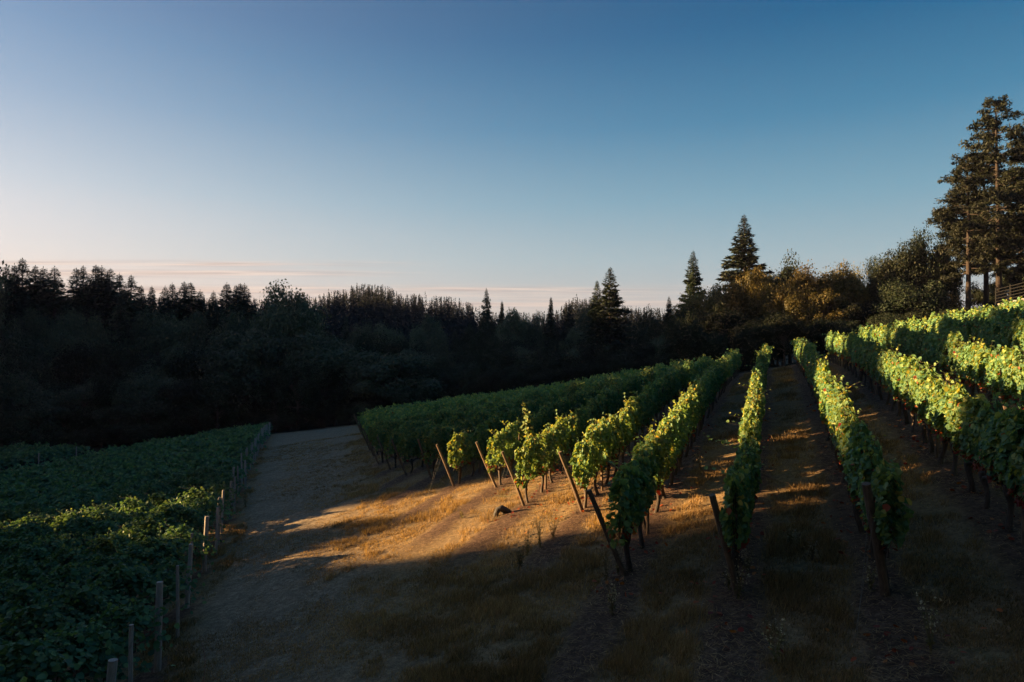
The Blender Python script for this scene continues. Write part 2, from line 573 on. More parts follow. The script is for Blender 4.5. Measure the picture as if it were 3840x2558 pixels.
def vine_foliage(rng, left=False, n=None, redness=0.2):
    """leaf centres, normals, sizes, tints and red flags for one vine, X along its row"""
    if left:
        n = n or 1500
        x = rng.uniform(-.85, .85, n)
        ph = rng.random(3) * 6.28
        top = 1.76 + .15 * np.sin(x * 4 + ph[0]) + .10 * np.sin(x * 9 + ph[1])
        y = np.clip(rng.normal(0, .42, n), -1.0, 1.0)
        dome = top - .38 * y * y - .10 * np.abs(np.sin(y * 6 + ph[2]))
        z = dome - np.abs(rng.normal(0, .16, n)) - (rng.random(n) < .25) * rng.uniform(.1, .6, n)
        N = np.stack([rng.normal(0, .5, n), y * .9 + rng.normal(0, .5, n), .9 + rng.normal(0, .35, n)], 1)
    else:
        n = n or 2100
        x = rng.uniform(-.9, .9, n)
        ph = rng.random(3) * 6.28
        top = 2.05 + .11 * np.sin(x * 4 + ph[0]) + .10 * np.sin(x * 10 + ph[1])
        bot = .84 + .14 * np.sin(x * 5 + ph[2])
        z = bot + (top - bot) * rng.beta(1.25, 1.0, n)
        hole = np.sin(x * 6.1 + ph[1] + 1.7 * np.sin(z * 4 + ph[0])) + np.sin(z * 7.3 + x * 2.1 + ph[2])
        ok = rng.random(n) < np.clip(.95 + .70 * hole, .12, 1)
        x, z, top, bot = x[ok], z[ok], top[ok], bot[ok]
        n = len(x)
        w = .075 + .12 * np.sin(np.clip((z - bot) / (top - bot), 0, 1) * PI) ** .6 + .05 * np.sin(x * 7 + z * 6 + ph[0])
        sd = np.where(rng.random(n) < .5, -1, 1)
        y = sd * w * rng.random(n) ** .35
        N = np.stack([rng.normal(0, .55, n), sd * .8 + rng.normal(0, .45, n), .45 + rng.normal(0, .45, n)], 1)
    C = np.stack([x, y, z], 1)
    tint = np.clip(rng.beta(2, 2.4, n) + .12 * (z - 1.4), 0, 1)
    red = (rng.random(n) < redness * np.clip((1.12 - z) / .3, 0, 1)) | (rng.random(n) < redness * .018)
    # loose shoots standing out of the canopy
    Cs, Ns, stems = [], [], []
    for q in range(5 if not left else 6):
        x0 = rng.uniform(-.7, .7)
        L = rng.uniform(.2, .6)
        k = 7
        tt = np.linspace(0, 1, k)
        dx, dy = rng.normal(0, .25), rng.normal(0, .2 if not left else .5)
        px = x0 + dx * tt
        py = dy * tt * tt + rng.normal(0, .05)
        pz = (1.95 if not left else 1.6) + L * tt * (1 - .35 * tt * abs(dy))
        Cs.append(np.stack([px, py, pz], 1) + rng.normal(0, .025, (k, 3)))
        Ns.append(rng.normal(0, .6, (k, 3)) + [0, 0, .5])
        stems.append(np.stack([px, py, pz], 1) - [0, 0, .03])
    Cs, Ns = np.concatenate(Cs), np.concatenate(Ns)
    C = np.vstack([C, Cs])
    N = np.vstack([N, Ns])
    S = np.concatenate([rng.uniform(.055, .145, n), rng.uniform(.055, .10, len(Cs))])
    tint = np.concatenate([tint, rng.uniform(.4, .95, len(Cs))])
    red = np.concatenate([red, np.zeros(len(Cs), bool)])
    return C, N, S, tint, red, stems


def vine_trunk(rng):
    mb = MB()
    lean = rng.normal(0, .07, 2)
    k = 7
    t = np.linspace(0, 1, k)
    P = np.stack([lean[0] * t + .035 * np.sin(t * 7 + rng.random() * 6), lean[1] * t + .03 * np.sin(t * 6 + rng.random() * 6), -.05 + .85 * t], 1)
    R = np.array([.075, .055, .048, .046, .052, .072, .06]) * rng.uniform(.85, 1.15)
    mb.tube(P, R, 8)
    for sd in (-1, 1):
        tt = np.linspace(0, 1, 5)
        Q = P[-2] + np.stack([sd * .66 * tt, .02 * np.sin(tt * 8), .10 * np.sin(tt * 2)], 1)
        mb.tube(Q, np.linspace(.045, .018, 5), 6)
        for c in range(4):
            b = Q[1 + c % 4]
            e = b + np.array([rng.normal(0, .08), rng.normal(0, .06), rng.uniform(.5, .9)])
            mb.tube(np.stack([b, (b + e) / 2 + rng.normal(0, .03, 3), e]), [.012, .009, .005], 4)
    return mb


def vine_variants():
    out = {'right': [], 'red': [], 'left': []}
    for kind, cnt in (('right', 7), ('red', 5), ('left', 7)):
        for i in range(cnt):
            rng = np.random.default_rng(100 + i + 50 * len(kind))
            C, N, S, tint, red, stems = vine_foliage(rng, kind == 'left', redness={'right': .22, 'red': .55, 'left': .0}[kind])
            mb = MB()
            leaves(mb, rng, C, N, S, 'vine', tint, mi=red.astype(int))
            for q in stems:
                mb.tube(q, np.linspace(.006, .003, len(q)), 4, mi=2, cap=False)
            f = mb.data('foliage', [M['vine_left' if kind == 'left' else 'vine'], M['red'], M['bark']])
            out[kind].append((f, vine_trunk(rng).data('trunk', M['bark'], True)))
    return out


def collect_vines():
    L = []          # (block, row number, order from the path, r, s)
    for k in range(-14, 10):
        s = 1.73 + ROW_STEP * (k - 3)
        r0, r1 = row_end(s) + (.15 if k >= 1 else .35), row_far(s) - .5
        rng = np.random.default_rng(7000 + k)
        for i in range(int((r1 - r0) / 1.36)):
            L.append(('right', k, i, r0 + i * 1.36 + rng.normal(0, .08), s + rng.normal(0, .03)))
    for j in range(21):
        s = -7.2 - 2.73 * j
        r0 = fence_r(s) - 1.12
        rng = np.random.default_rng(8000 + j)
        for i in range(40):
            L.append(('left', j, i, r0 - i * 1.45 + rng.normal(0, .08), s + rng.normal(0, .05)))
    return L


ORD = ['first', 'second', 'third', 'fourth', 'fifth', 'sixth', 'seventh', 'eighth', 'ninth', 'tenth', 'eleventh', 'twelfth', 'thirteenth',
       'fourteenth', 'fifteenth', 'sixteenth', 'seventeenth', 'eighteenth', 'nineteenth', 'twentieth', 'twenty-first', 'twenty-second', 'twenty-third',
       'twenty-fourth', 'twenty-fifth', 'twenty-sixth', 'twenty-seventh', 'twenty-eighth', 'twenty-ninth', 'thirtieth', 'thirty-first', 'thirty-second',
       'thirty-third', 'thirty-fourth', 'thirty-fifth', 'thirty-sixth', 'thirty-seventh', 'thirty-eighth', 'thirty-ninth', 'fortieth']
ROW_TEXT = {
    3: 'row behind the tallest leaning post on the right', 2: 'row behind the second tallest leaning post',
    1: 'row behind the black shaded leaning post', 0: 'row behind the orange sunlit leaning post',
    -1: 'row behind the leaning post beside the stump', -2: 'row second beyond the orange sunlit post',
    -3: 'row third beyond the orange sunlit post', -4: 'row fourth beyond the orange sunlit post',
    -5: 'row fifth beyond the orange sunlit post', -6: 'row sixth beyond the orange sunlit post',
    4: 'row next uphill from the tallest leaning post', 5: 'row second uphill from the tallest leaning post',
    6: 'row third uphill from the tallest leaning post', 7: 'row fourth uphill from the tallest leaning post',
    8: 'hedge-like row below the pine trunks', 9: 'uppermost row under the retaining wall',
}


for _k in range(-14, -6):
    ROW_TEXT[_k] = 'row %s from the far corner of the right block' % ORD[_k + 14]


def build_vines():
    var = vine_variants()
    P = collect_vines()
    r = np.array([p[3] for p in P])
    s = np.array([p[4] for p in P])
    X, Y = xy(r, s)
    Z = height(X, Y)
    D = np.hypot(X, Y)
    ok = Y > 4
    u = 512 + FPX * X / np.maximum(Y, 1)
    vt = V0 - FPX * (Z + 2.0) / np.maximum(Y, 1)
    left = np.array([p[0] == 'left' for p in P])
    vis = ok & (u > -25) & (u < 1050) & (vt < 690)
    key = np.where(vis, D * np.where(left, 1.15, 1.0), 1e9)
    order = np.argsort(key)
    single = set(order[:292].tolist())
    rest = [i for i in range(len(P)) if i not in single and Y[i] > 2 and D[i] < 110 and u[i] > -330 and u[i] < 1400 and not (X[i] < -30 and Y[i] < 22)]
    for n, i in enumerate(order[:292]):
        b, k, q, _, _ = P[i]
        kind = 'left' if b == 'left' else ('red' if k >= 2 else 'right')
        rng = np.random.default_rng(9000 + i)
        f, t = var[kind][rng.integers(len(var[kind]))]
        root = empty('grapevine', (X[i], Y[i], Z[i]), ROW_ROT + (PI if rng.random() < .5 else 0) + rng.normal(0, .05))
        sc = rng.uniform(.93, 1.1)
        root.scale = (1.0, sc * rng.uniform(.9, 1.15), sc)
        inst('trunk', t, root)
        inst('foliage', f, root)
        if b == 'left':
            tag(root, 'low spreading grapevine, %s in from the %s end post of the left fence line' % (ORD[q], ORD[k]), 'grapevine', 'grapevines in the left block')
        else:
            tag(root, '%s grapevine in the %s' % (ORD[q], ROW_TEXT[k]), 'grapevine', 'grapevines in the %s' % ROW_TEXT[k])
    # all the farther vines, past counting, as one object
    mb = MB()
    rng = np.random.default_rng(4)
    extra = []
    for j in range(7):                                       # a further block beyond the left one
        ss = -74.5 - 2.6 * j
        for i in range(26):
            extra.append((55.5 - 1.4 * i + .6 * j, ss))
    items = [(P[i][0] == 'left', P[i][1], X[i], Y[i], Z[i], D[i]) for i in rest]
    for rr, ss in extra:
        x, y = xy(rr, ss)
        items.append((True, 99, x, y, float(height(x, y)), math.hypot(x, y)))
    ct, st = math.cos(ROW_ROT), math.sin(ROW_ROT)
    for lf, k, x, y, z, d in items:
        n = int(np.clip(560 * 30 / d, 170, 560))
        C, N, S, tint, red, stems = vine_foliage(rng, lf, n, 0.0 if lf else (.6 if k >= 2 else .15))
        S = S * math.sqrt(1450 / n) * .92
        sc = rng.uniform(.93, 1.12) * (.88 if d > 34 else .95)
        C = C * [1, 1, sc]
        R = np.array([[ct, -st, 0], [st, ct, 0], [0, 0, 1]])
        C = C @ R.T + [x, y, z]
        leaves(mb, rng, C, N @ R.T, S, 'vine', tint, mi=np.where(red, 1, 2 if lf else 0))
        mb.tube(np.array([[x, y, z - .05], [x + rng.normal(0, .05), y, z + .4], [x, y, z + .85]]), [.06, .045, .06], 5, mi=3, cap=False)
    o = mb.build('distant_grapevines', [M['vine'], M['red'], M['vine_left'], M['bark']])
    tag(o, 'far parts of the vine rows where single vines merge into green', 'grapevines', kind='stuff')


build_vines()


# ---------------------------------------------------------------- trellis posts
def post_mesh(h, rad, seed, top_dark=False):
    rng = np.random.default_rng(seed)
    mb = MB()
    k = 9
    t = np.linspace(0, 1, k)
    P = np.stack([.015 * np.sin(t * 3 + rng.random() * 6), .015 * np.sin(t * 4 + rng.random() * 6), -.12 + (h + .12) * t], 1)
    R = rad * (1.06 - .14 * t + .03 * rng.normal(size=k))
    mb.tube(P, R, 12)
    return mb.data('post', None or M['post'], True), P[-1]


POST_LABEL = {3: 'tallest leaning end post, on the right in deep shade', 2: 'second tallest leaning end post, shaded, half wrapped in vine leaves',
              1: 'black leaning end post standing in shade before sunlit leaves', 0: 'thick leaning end post glowing orange in the sun with cut flat top',
              -1: 'leaning sunlit end post directly behind the dark stump', -2: 'leaning end post second beyond the orange sunlit post',
              -3: 'leaning end post third beyond the orange one, wires hanging off it', -4: 'leaning end post fourth beyond the orange sunlit post',
              -5: 'leaning shaded end post fifth beyond the orange sunlit post', -6: 'leaning shaded end post sixth beyond the orange one'}


def build_posts():
    ang = ROW_ROT
    for k in range(-14, 9):
        s = 1.73 + ROW_STEP * (k - 3)
        r = float(row_end(s))
        x, y = xy(r, s)
        z = float(height(x, y))
        rad = {0: .062, 3: .078, 2: .066, 1: .058}.get(k, .050)
        rng = np.random.default_rng(500 + k)
        me, top = post_mesh(2.05, rad, 30 + k)
        root = empty('trellis_post', (x, y, z), ang)
        lab = POST_LABEL.get(k) or ('leaning end post %s from the far corner of the right block' % ORD[k + 14] if k < 0 else 'leaning end post %s uphill from the tallest one' % ORD[k - 4])
        tag(root, lab, 'post', 'leaning end posts of the right block')
        p = inst('post', me, root)
        lean = math.radians(14 + rng.normal(0, 1.5))
        side = math.radians({3: 9, 2: 11, 1: 21, 0: 16}.get(k, 17 + rng.normal(0, 2)))
        p.rotation_euler = (-side, -lean, 0)
        # guy wires from the upper post down to an anchor out in the headland
        for w in range(2 if k in (3, 2, 1, 0, -1, -3) else 0):
            hgt = 1.62 - .12 * w
            a = np.array([-math.sin(lean) * hgt - .05, math.sin(side) * hgt + .03 * (1 - 2 * w), math.cos(lean) * math.cos(side) * hgt])
            gx, gy = xy(r - 1.5, s - .6)
            b = np.array([-1.5, .6 + .03 * (w - .5), float(height(gx, gy)) - z - .05])
            g = MB()
            g.tube(np.stack([a, (a + b) / 2 + [0, 0, -.03], b]), .0019, 5)
            g.build('guy_wire', M['wire'], root)
    # thin line posts standing inside the nearer rows
    for k in range(-3, 6):
        s = 1.73 + ROW_STEP * (k - 3)
        r0 = float(row_end(s))
        rng = np.random.default_rng(600 + k)
        for i in range(4):
            r = r0 + 2.4 + 6.2 * i + rng.normal(0, .2)
            x, y = xy(r, s + .04)
            mb = MB()
            t = np.linspace(0, 1, 6)
            mb.tube(np.stack([.02 * np.sin(t * 3), 0 * t, -.1 + 2.0 * t], 1), .042 * (1.05 - .1 * t), 8)
            o = mb.build('line_post', M['post'], None, True)
            o.location = (x, y, float(height(x, y)))
            o.rotation_euler = (rng.normal(0, .04), rng.normal(0, .06), ang)
            tag(o, '%s thin upright line post inside the %s' % (ORD[i], ROW_TEXT[k]), 'post', 'line posts inside the right rows')
    # grey posts in pairs along the left block
    for j in range(21):
        s = -7.2 - 2.73 * j
        r = float(fence_r(s))
        rng = np.random.default_rng(700 + j)
        for w in range(2):
            ss = s - 1.36 * w + rng.normal(0, .12)
            rr = float(fence_r(ss)) + .12 - .12 * w + rng.normal(0, .12)
            x, y = xy(rr, ss)
            h = (1.86 if w == 0 else 1.80) + rng.normal(0, .07)
            me, top = post_mesh(h, (.064 if w == 0 else .042) * rng.uniform(.85, 1.2), 900 + 2 * j + w)
            me.materials.clear()
            me.materials.append(M['greypost'])
            o = inst('fence_post', me)
            o.location = (x, y, float(height(x, y)))
            o.rotation_euler = (rng.normal(0, .025), (.07 if w == 0 else .02) + rng.normal(0, .03), ang)
            tag(o, 'weathered grey %s post, %s pair up the left block edge' % ('outer end' if w == 0 else 'inner', ORD[j]),
                'post', 'grey posts along the left block')
    for i in range(6):                                      # stakes of the small far-left block
        x, y = xy(33 + 4.2 * i, -73.2)
        mb = MB()
        mb.tube(np.array([[0, 0, -.1], [0, 0, .9], [.02, 0, 1.8]]), [.06, .057, .055], 8)
        o = mb.build('fence_post', M['greypost'], None, True)
        o.location = (x, y, float(height(x, y)))
        tag(o, '%s pale stake fronting the small vine patch at the far left' % ORD[i], 'post', 'stakes of the far left vine patch')


build_posts()


# ---------------------------------------------------------------- trees
def fir(seed, H=28.0, R=4.6, bare=.06):
    rng = np.random.default_rng(seed)
    tr, cr = MB(), MB()
    tr.tube(np.array([[0, 0, -1], [0, 0, H * .3], [.1, 0, H * .7], [.05, 0, H * .985]]), [.42, .34, .17, .03], 8)
    C, N, S, A = [], [], [], []
    z = H * bare
    irr = rng.random(3) * 6.28
    while z < H * .992:
        f = 1 - z / H
        nb = rng.integers(5, 8)
        a0 = rng.random() * 6.28
        for b in range(nb):
            a = a0 + b * 6.28 / nb + rng.normal(0, .25)
            L = (R * f ** .92 * rng.uniform(.66, 1.12) * (1 + .22 * math.sin(z * .7 + 2 * a + irr[0]))) + .10
            slope = .35 - .75 * min(1, f * 1.5) + rng.normal(0, .08)
            if rng.random() < .08:
                continue
            k = max(4, int(L * 5.0))
            t = np.sqrt(np.linspace(.05, 1, k))
            rad = L * t
            zz = z + slope * rad + .10 * rad * t
            d = np.array([math.cos(a), math.sin(a), 0])
            p = np.array([-math.sin(a), math.cos(a), 0])
            for sd in (-1, 0, 1):
                off = sd * (.14 + .20 * (1 - t)) * (1 + .15 * L)
                c = d * rad[:, None] + p * off[:, None]
                c[:, 2] = zz - .12 * abs(sd) + rng.normal(0, .06, k)
                C.append(c + rng.normal(0, .05, (k, 3)))
                ax = d * .8 + p * sd * .7 + np.array([0, 0, -.25])
                A.append(np.repeat(ax[None], k, 0) + rng.normal(0, .2, (k, 3)))
                N.append(np.array([0, 0, 1.]) + rng.normal(0, .45, (k, 3)))
                S.append(rng.uniform(.8, 1.25, k) * (.16 + .84 * min(1, f * 4.5)))
        z += rng.uniform(.40, .68) * (.45 + .55 * min(1, f * 4))
    C.append(np.array([[0, 0, H * .992], [.03, 0, H]]))
    A.append(np.array([[0, 0, 1.], [.1, 0, 1.]]))
    N.append(np.array([[0, -1., 0], [1., 0, 0]]))
    S.append(np.array([.35, .35]))
    leaves(cr, rng, np.concatenate(C), np.concatenate(N), np.concatenate(S), 'spray', axis=np.concatenate(A))
    return tr.data('trunk', M['trunk'], True), cr.data('crown', M['fir']), H, R


def broad(seed, H=15.0, R=6.0, nl=30, per=420, size=.34, mat='broad', low=.0, squash=1.0):
    rng = np.random.default_rng(seed)
    tr, cr = MB(), MB()
    tr.tube(np.array([[0, 0, -1], [.1, 0, H * .2], [.05, .1, H * .45], [0, .1, H * .7]]), [.36, .28, .2, .08], 8)
    C, N, S, T = [], [], [], []
    cz, rz = H * .47, H * .53
    for i in range(nl):
        dv = unit(rng.normal(size=3))
        if dv[2] < -.55:
            dv[2] *= -.6
        q = rng.uniform(.5, .86)
        c = np.array([dv[0] * R * q, dv[1] * R * q, cz + dv[2] * rz * q])
        lr = rng.uniform(.16, .30) * (R + rz) / 2 * 1.15
        tr.tube(np.stack([[0, .08, H * .3 + .3 * (c[2] - H * .3)], c * [.5, .5, .75] + [0, 0, .1 * H], c]), [.11, .07, .03], 5)
        n = int(per * rng.uniform(.7, 1.3))
        d = unit(rng.normal(size=(n, 3)))
        rad = lr * (1 - .55 * rng.random(n) ** 1.6) * (1 + .22 * np.sin(d[:, 0] * 5 + d[:, 2] * 4 + i))
        P = c + d * rad[:, None] * [1, 1, .78 * squash]
        C.append(P)
        N.append(d * .7 + [0, 0, .35] + rng.normal(0, .45, (n, 3)))
        S.append(rng.uniform(.6, 1.25, n) * size)
        T.append(np.clip(rng.random(n) * .7 + .3 * rng.random(), 0, 1))
    C = np.concatenate(C)
    k = C[:, 2] > -.5
    leaves(cr, rng, C[k], np.concatenate(N)[k], np.concatenate(S)[k], 'kite', np.concatenate(T)[k])
    return tr.data('trunk', M['trunk'], True), cr.data('crown', M[mat]), H, R


def tall_pine(seed, H=24.0, R=4.2, bare=.30):
    """a tall old conifer with a long visible trunk and open shelves of needles"""
    rng = np.random.default_rng(seed)
    tr, cr = MB(), MB()
    k = 10
    t = np.linspace(0, 1, k)
    P = np.stack([.18 * np.sin(t * 3 + rng.random() * 6) * t, .15 * np.sin(t * 4) * t, -1 + (H + .6) * t], 1)
    tr.tube(P, .31 * (1 - t) ** .75 + .03, 10)
    C, N, S = [], [], []
    z = H * bare
    while z < H * .985:
        f = 1 - z / H
        a = rng.random() * 6.28
        prof = min(1.0, .25 + 1.6 * f) * (1 if f < .55 else rng.uniform(.45, 1.0))
        L = R * prof * rng.uniform(.5, 1.12) + .3
        up = rng.uniform(-.15, .28)
        d = np.array([math.cos(a), math.sin(a), 0])
        px, py = np.interp(z, P[:, 2], P[:, 0]), np.interp(z, P[:, 2], P[:, 1])
        tt = np.linspace(0, 1, 6)
        B = np.array([px, py, z]) + d * (L * tt)[:, None]
        B[:, 2] += up * L * tt - .25 * L * tt * tt * (.4 if f < .3 else 1) + .12 * L * tt ** 3
        B[1:] += rng.normal(0, .08, (5, 3))
        tr.tube(B, np.linspace(.075, .018, 6) * (.5 + f), 5)
        nc = max(2, int(L * 2.7))
        for c in range(nc):
            q = rng.uniform(.35, 1.02) if c else 1.0
            cc = np.array([np.interp(q, tt, B[:, i]) for i in range(3)]) + rng.normal(0, .28, 3) * [1, 1, .5]
            n = rng.integers(34, 60)
            dd = unit(rng.normal(size=(n, 3)))
            sz = rng.uniform(.42, .8) * (.7 + .4 * prof)
            C.append(cc + dd * (sz * rng.random(n)[:, None] ** .5) * [1.1, 1.1, .72] + [0, 0, .1])
            N.append(dd + rng.normal(0, .7, (n, 3)) + [0, 0, .5])
            S.append(rng.uniform(.26, .48, n))
        z += rng.uniform(.13, .34) * (.7 + .5 * f)
    leaves(cr, rng, np.concatenate(C), np.concatenate(N), np.concatenate(S), 'spray')
    return tr.data('trunk', M['redtrunk'], True), cr.data('crown', M['pine']), H, R


TREES = {
    'fir': [fir(i, 28, 7.0) for i in range(5)],
    'slimfir': [fir(20 + i, 24, 2.9, .03) for i in range(2)],
    'broad': [broad(40 + i, 15, 6, 30 + 3 * i, 420) for i in range(5)],
    'maple': [broad(60 + i, 22, 9, 60, 560, .52) for i in range(2)],
    'amber': [broad(70 + i, 11, 4.6, 36, 430, .25, 'amber', squash=1.15) for i in range(4)],
    'fine': [broad(80 + i, 12, 5.2, 38, 430, .27, 'darkleaf') for i in range(3)],
    'pine': [tall_pine(90 + i, bare=(.26, .40, .34)[i]) for i in range(3)],
}
TREE_NAME = {'fir': 'fir_tree', 'slimfir': 'fir_tree', 'broad': 'broadleaf_tree', 'maple': 'maple_tree', 'amber': 'sun_tinted_tree', 'fine': 'broadleaf_tree', 'pine': 'pine_tree'}
TRNG = np.random.default_rng(77)


def plant(kind, x, y, H, Rm, label, group=None, zoff=-.3, var=None):
    vs = TREES[kind]
    t, c, h0, r0 = vs[TRNG.integers(len(vs)) if var is None else var % len(vs)]
    root = empty(TREE_NAME[kind], (x, y, float(height(x, y)) + zoff), TRNG.random() * 6.28)
    root.scale = (Rm / r0, Rm / r0, H / h0)
    inst('trunk', t, root)
    inst('crown', c, root)
    tag(root, label, 'tree', group)
    return root


def at(kind, u, vtop, d, wpx, label, group=None, var=None, zbase=None):
    """a tree whose tip stands at picture point (u, vtop) when it is d metres down the view"""
    x, y = (u - 512) / FPX * d, d
    zg = float(height(x, y)) - .3
    H = (V0 - vtop) / FPX * d - zg
    return plant(kind, x, y, H, wpx / 2 / FPX * d, label, group, var=var)


def build_trees():
    G1 = 'conifers along the left skyline'
    firs = [(-8, 268, 34), (5.9, 265, 30), (14, 263.6, 28), (22, 258.4, 36), (35, 265.8, 32), (43, 267, 34), (54.5, 266.5, 36), (76, 267, 30),
            (83, 266, 28), (95.7, 265.3, 36), (101.6, 265.8, 34), (110, 268, 34), (119, 273, 30), (131, 275.3, 30), (141, 285.7, 26), (151.7, 285.7, 24),
            (165, 286, 24), (172, 282.7, 26), (184, 282, 30), (190.5, 282.7, 34), (200, 290, 26), (213.5, 291, 24), (226.8, 282.7, 32), (236, 285, 26),
            (240, 283.5, 26), (244.5, 283.4, 28)]
    nm = ['first', 'second', 'third', 'fourth', 'fifth']
    for i, (u, v, w) in enumerate(firs):
        if i == 3:
            lab = 'highest dark conifer spire on the left skyline'
        elif u < 60:
            lab = '%s black conifer counted from the left end of the skyline' % ORD[i]
        elif u < 135:
            lab = '%s dark conifer right of the notch in the left skyline' % ORD[i - 7]
        elif u < 205:
            lab = '%s small conifer in the low stretch of the left skyline' % ORD[i - 14]
        else:
            lab = '%s conifer just left of the big rounded maple on the skyline' % ORD[i - 21]
        at('fir', u, v, 138 + (i * 7) % 13, w * 3.3, lab, G1, var=i)
    # single conifers farther right
    at('fir', 486.4, 287.9, 150, 44, 'lone broad conifer above the middle of the far ridge', var=1)
    at('slimfir', 502, 301, 150, 22, 'small pointed conifer right of the lone conifer over the ridge', var=0)
    at('slimfir', 551, 297, 140, 22, 'tiny spire among the broadleaf tops in the middle skyline', var=1)
    at('fir', 610.4, 266.5, 118, 76, 'tall dark conifer, higher one of the close pair in mid picture', var=2)
    at('fir', 597, 280.5, 120, 60, 'shorter left conifer of the close pair in mid picture', var=3)
    at('fir', 693.2, 250, 104, 62, 'narrow spired conifer left of the big cone-shaped fir', var=0)
    at('fir', 744.3, 214.7, 98, 100, 'big cone-shaped fir rising behind the amber trees', var=4)
    # the great maple and its neighbours behind the left block
    at('maple', 287, 283.5, 116, 78, 'big rounded maple on the skyline behind the left block', var=0)
    at('maple', 255, 318, 108, 95, 'large drooping maple right below the rounded skyline maple', var=1)
    at('maple', 322, 332, 108, 90, 'broad maple at the far end of the grass track', var=0)
    at('maple', 392, 342, 104, 95, 'wide dark maple behind the far corner of the right block', var=1)
    # the shaded woodland wall, layer behind layer
    rng = np.random.default_rng(5)

    def layer(d, us, vs, u0, u1, step, wpx, kinds, group, label, dj=5, vj=5):
        u = u0
        while u < u1:
            uu = u + rng.normal(0, step * .2)
            v = float(np.interp(uu, us, vs)) + rng.normal(0, vj)
            at(kinds[rng.integers(len(kinds))], uu, v, d + rng.normal(0, dj * .5), wpx * rng.uniform(.85, 1.2), label, group)
            u += step
    GL, LL = 'shaded trees of the left woodland', 'dark broadleaf tree in the shaded woodland behind the left block'
    layer(128, [-80, 60, 68, 130, 210, 320], [291, 294, 300, 295, 305, 306], -70, 325, 19, 46, ['broad', 'broad', 'fir'], GL, LL, vj=3)
    layer(114, [-80, 330], [326, 330], -80, 250, 27, 58, ['broad', 'fine'], GL, LL)
    layer(102, [-80, 150, 330], [362, 362, 352], -80, 345, 27, 58, ['broad', 'fine'], GL, LL)
    layer(97, [-80, 120, 330], [394, 398, 388], -90, 200, 26, 52, ['broad', 'fine'], GL, LL, dj=3)
    layer(108, [200, 420], [385, 372], 205, 420, 22, 40, ['broad', 'fine'], GL, LL, dj=2)
    layer(96, [-80, 90, 200, 330], [424, 428, 420, 408], -90, 150, 16, 30, ['fine', 'broad'], 'bushes at the foot of the left woodland', 'dark bush at the foot of the woodland beyond the left block', dj=3, vj=3)
    layer(103, [150, 300, 420], [414, 406, 392], 140, 410, 15, 30, ['fine', 'broad'], 'bushes at the foot of the left woodland', 'dark bush at the foot of the woodland beyond the left block', dj=2, vj=3)
    GM, LM = 'shaded trees of the middle woodland', 'dark tree in the shaded woodland behind the middle vine rows'
    layer(146, [300, 400, 470, 520, 565, 620, 650, 700], [316, 314, 314, 305, 304, 312, 301, 298], 310, 690, 17, 36, ['broad', 'fine', 'broad', 'fir'], GM, LM, vj=2.5)
    layer(124, [310, 480, 600, 700], [334, 326, 324, 312], 330, 710, 22, 42, ['broad', 'fine'], GM, LM, vj=5)
    layer(108, [320, 500, 700], [352, 344, 330], 420, 700, 22, 42, ['broad', 'fine'], GM, LM, vj=5, dj=3)
    layer(97, [480, 700], [362, 342], 500, 720, 22, 38, ['fine'], GM, LM, vj=4, dj=2)
    layer(93, [480, 700], [368, 348], 480, 690, 15, 26, ['fine'], 'bushes behind the middle rows', 'dark bush at the foot of the woodland behind the middle rows', dj=2, vj=2)
    # amber trees at the rows' head, the last sun's orange painted into their leaves
    GA = 'amber trees at the head of the rows'
    am = [(690, 291, 92, 40), (704, 283, 88, 44), (722, 275, 86, 48), (752, 257, 84, 50), (738, 272, 80, 44), (772, 268, 82, 46), (805, 259, 80, 56), (790, 276, 77, 44), (836, 256, 80, 52),
          (852, 263, 82, 36), (822, 282, 76, 50)]
    where = ['lowest at the left', 'second from the left', 'third from the left', 'orange-topped before the big fir', 'pale and rounded before the big fir', 'between fir and tall centre crown',
             'widest of the group', 'short in front of the widest one', 'with spiky top twigs', 'narrow at the right end', 'low front one at the right']
    for (u, v, d, w), tx in zip(am, where):
        at('amber', u, v, d, w * 1.1, 'amber leaved tree at the rows\' head, %s' % tx, GA)
    at('fine', 783, 245, 104, 56, 'black round crown showing behind the amber trees', var=0)
    rt = [(884, 243, 82, 40, 'leafy dark tree right of the amber trees'), (902, 228, 80, 52, 'dark oak-like tree, left half of the tall rounded pair'), (925, 215, 80, 56, 'tallest dark rounded tree left of the pines'),
          (944, 244, 84, 40, 'dark tree leaning toward the pines'), (912, 270, 74, 70, 'low dark thicket tree before the rounded pair')]
    for u, v, d, w, lab in rt:
        at('fine', u, v, d, w, lab)
    layer(86, [680, 760, 860, 960], [292, 276, 272, 268], 684, 950, 22, 46, ['amber', 'fine', 'amber'], 'low trees at the head of the rows', 'low dark tree filling the shade at the head of the rows', dj=3, vj=5)
    layer(70, [680, 800, 960], [318, 312, 306], 690, 962, 24, 44, ['fine'], 'low trees at the head of the rows', 'low dark tree filling the shade at the head of the rows', dj=2, vj=4)
    layer(78, [680, 960], [300, 286], 690, 950, 26, 44, ['fine'], 'low trees at the head of the rows', 'low dark tree filling the shade at the head of the rows', dj=3, vj=4)
    # the tall pines at the right edge
    pn = [(999, 97, 76, 66, 0, 'tallest pine with reddish trunk at the right edge'), (986, 150, 80, 56, 1, 'pine with a slightly curved trunk, middle of the pine group'),
          (968, 152, 72, 58, 2, 'leftmost tall pine, thin straight trunk and long side boughs'), (1034, 118, 82, 60, 0, 'pine cut by the right border, behind the tallest pine'),
          (1062, 130, 78, 60, 1, 'pine standing just past the right border'), (1020, 190, 92, 52, 2, 'shorter pine deep in the pine group')]
    for u, v, d, w, var, lab in pn:
        at('pine', u, v, d, w * 1.25, lab, 'tall pines at the right', var=var)
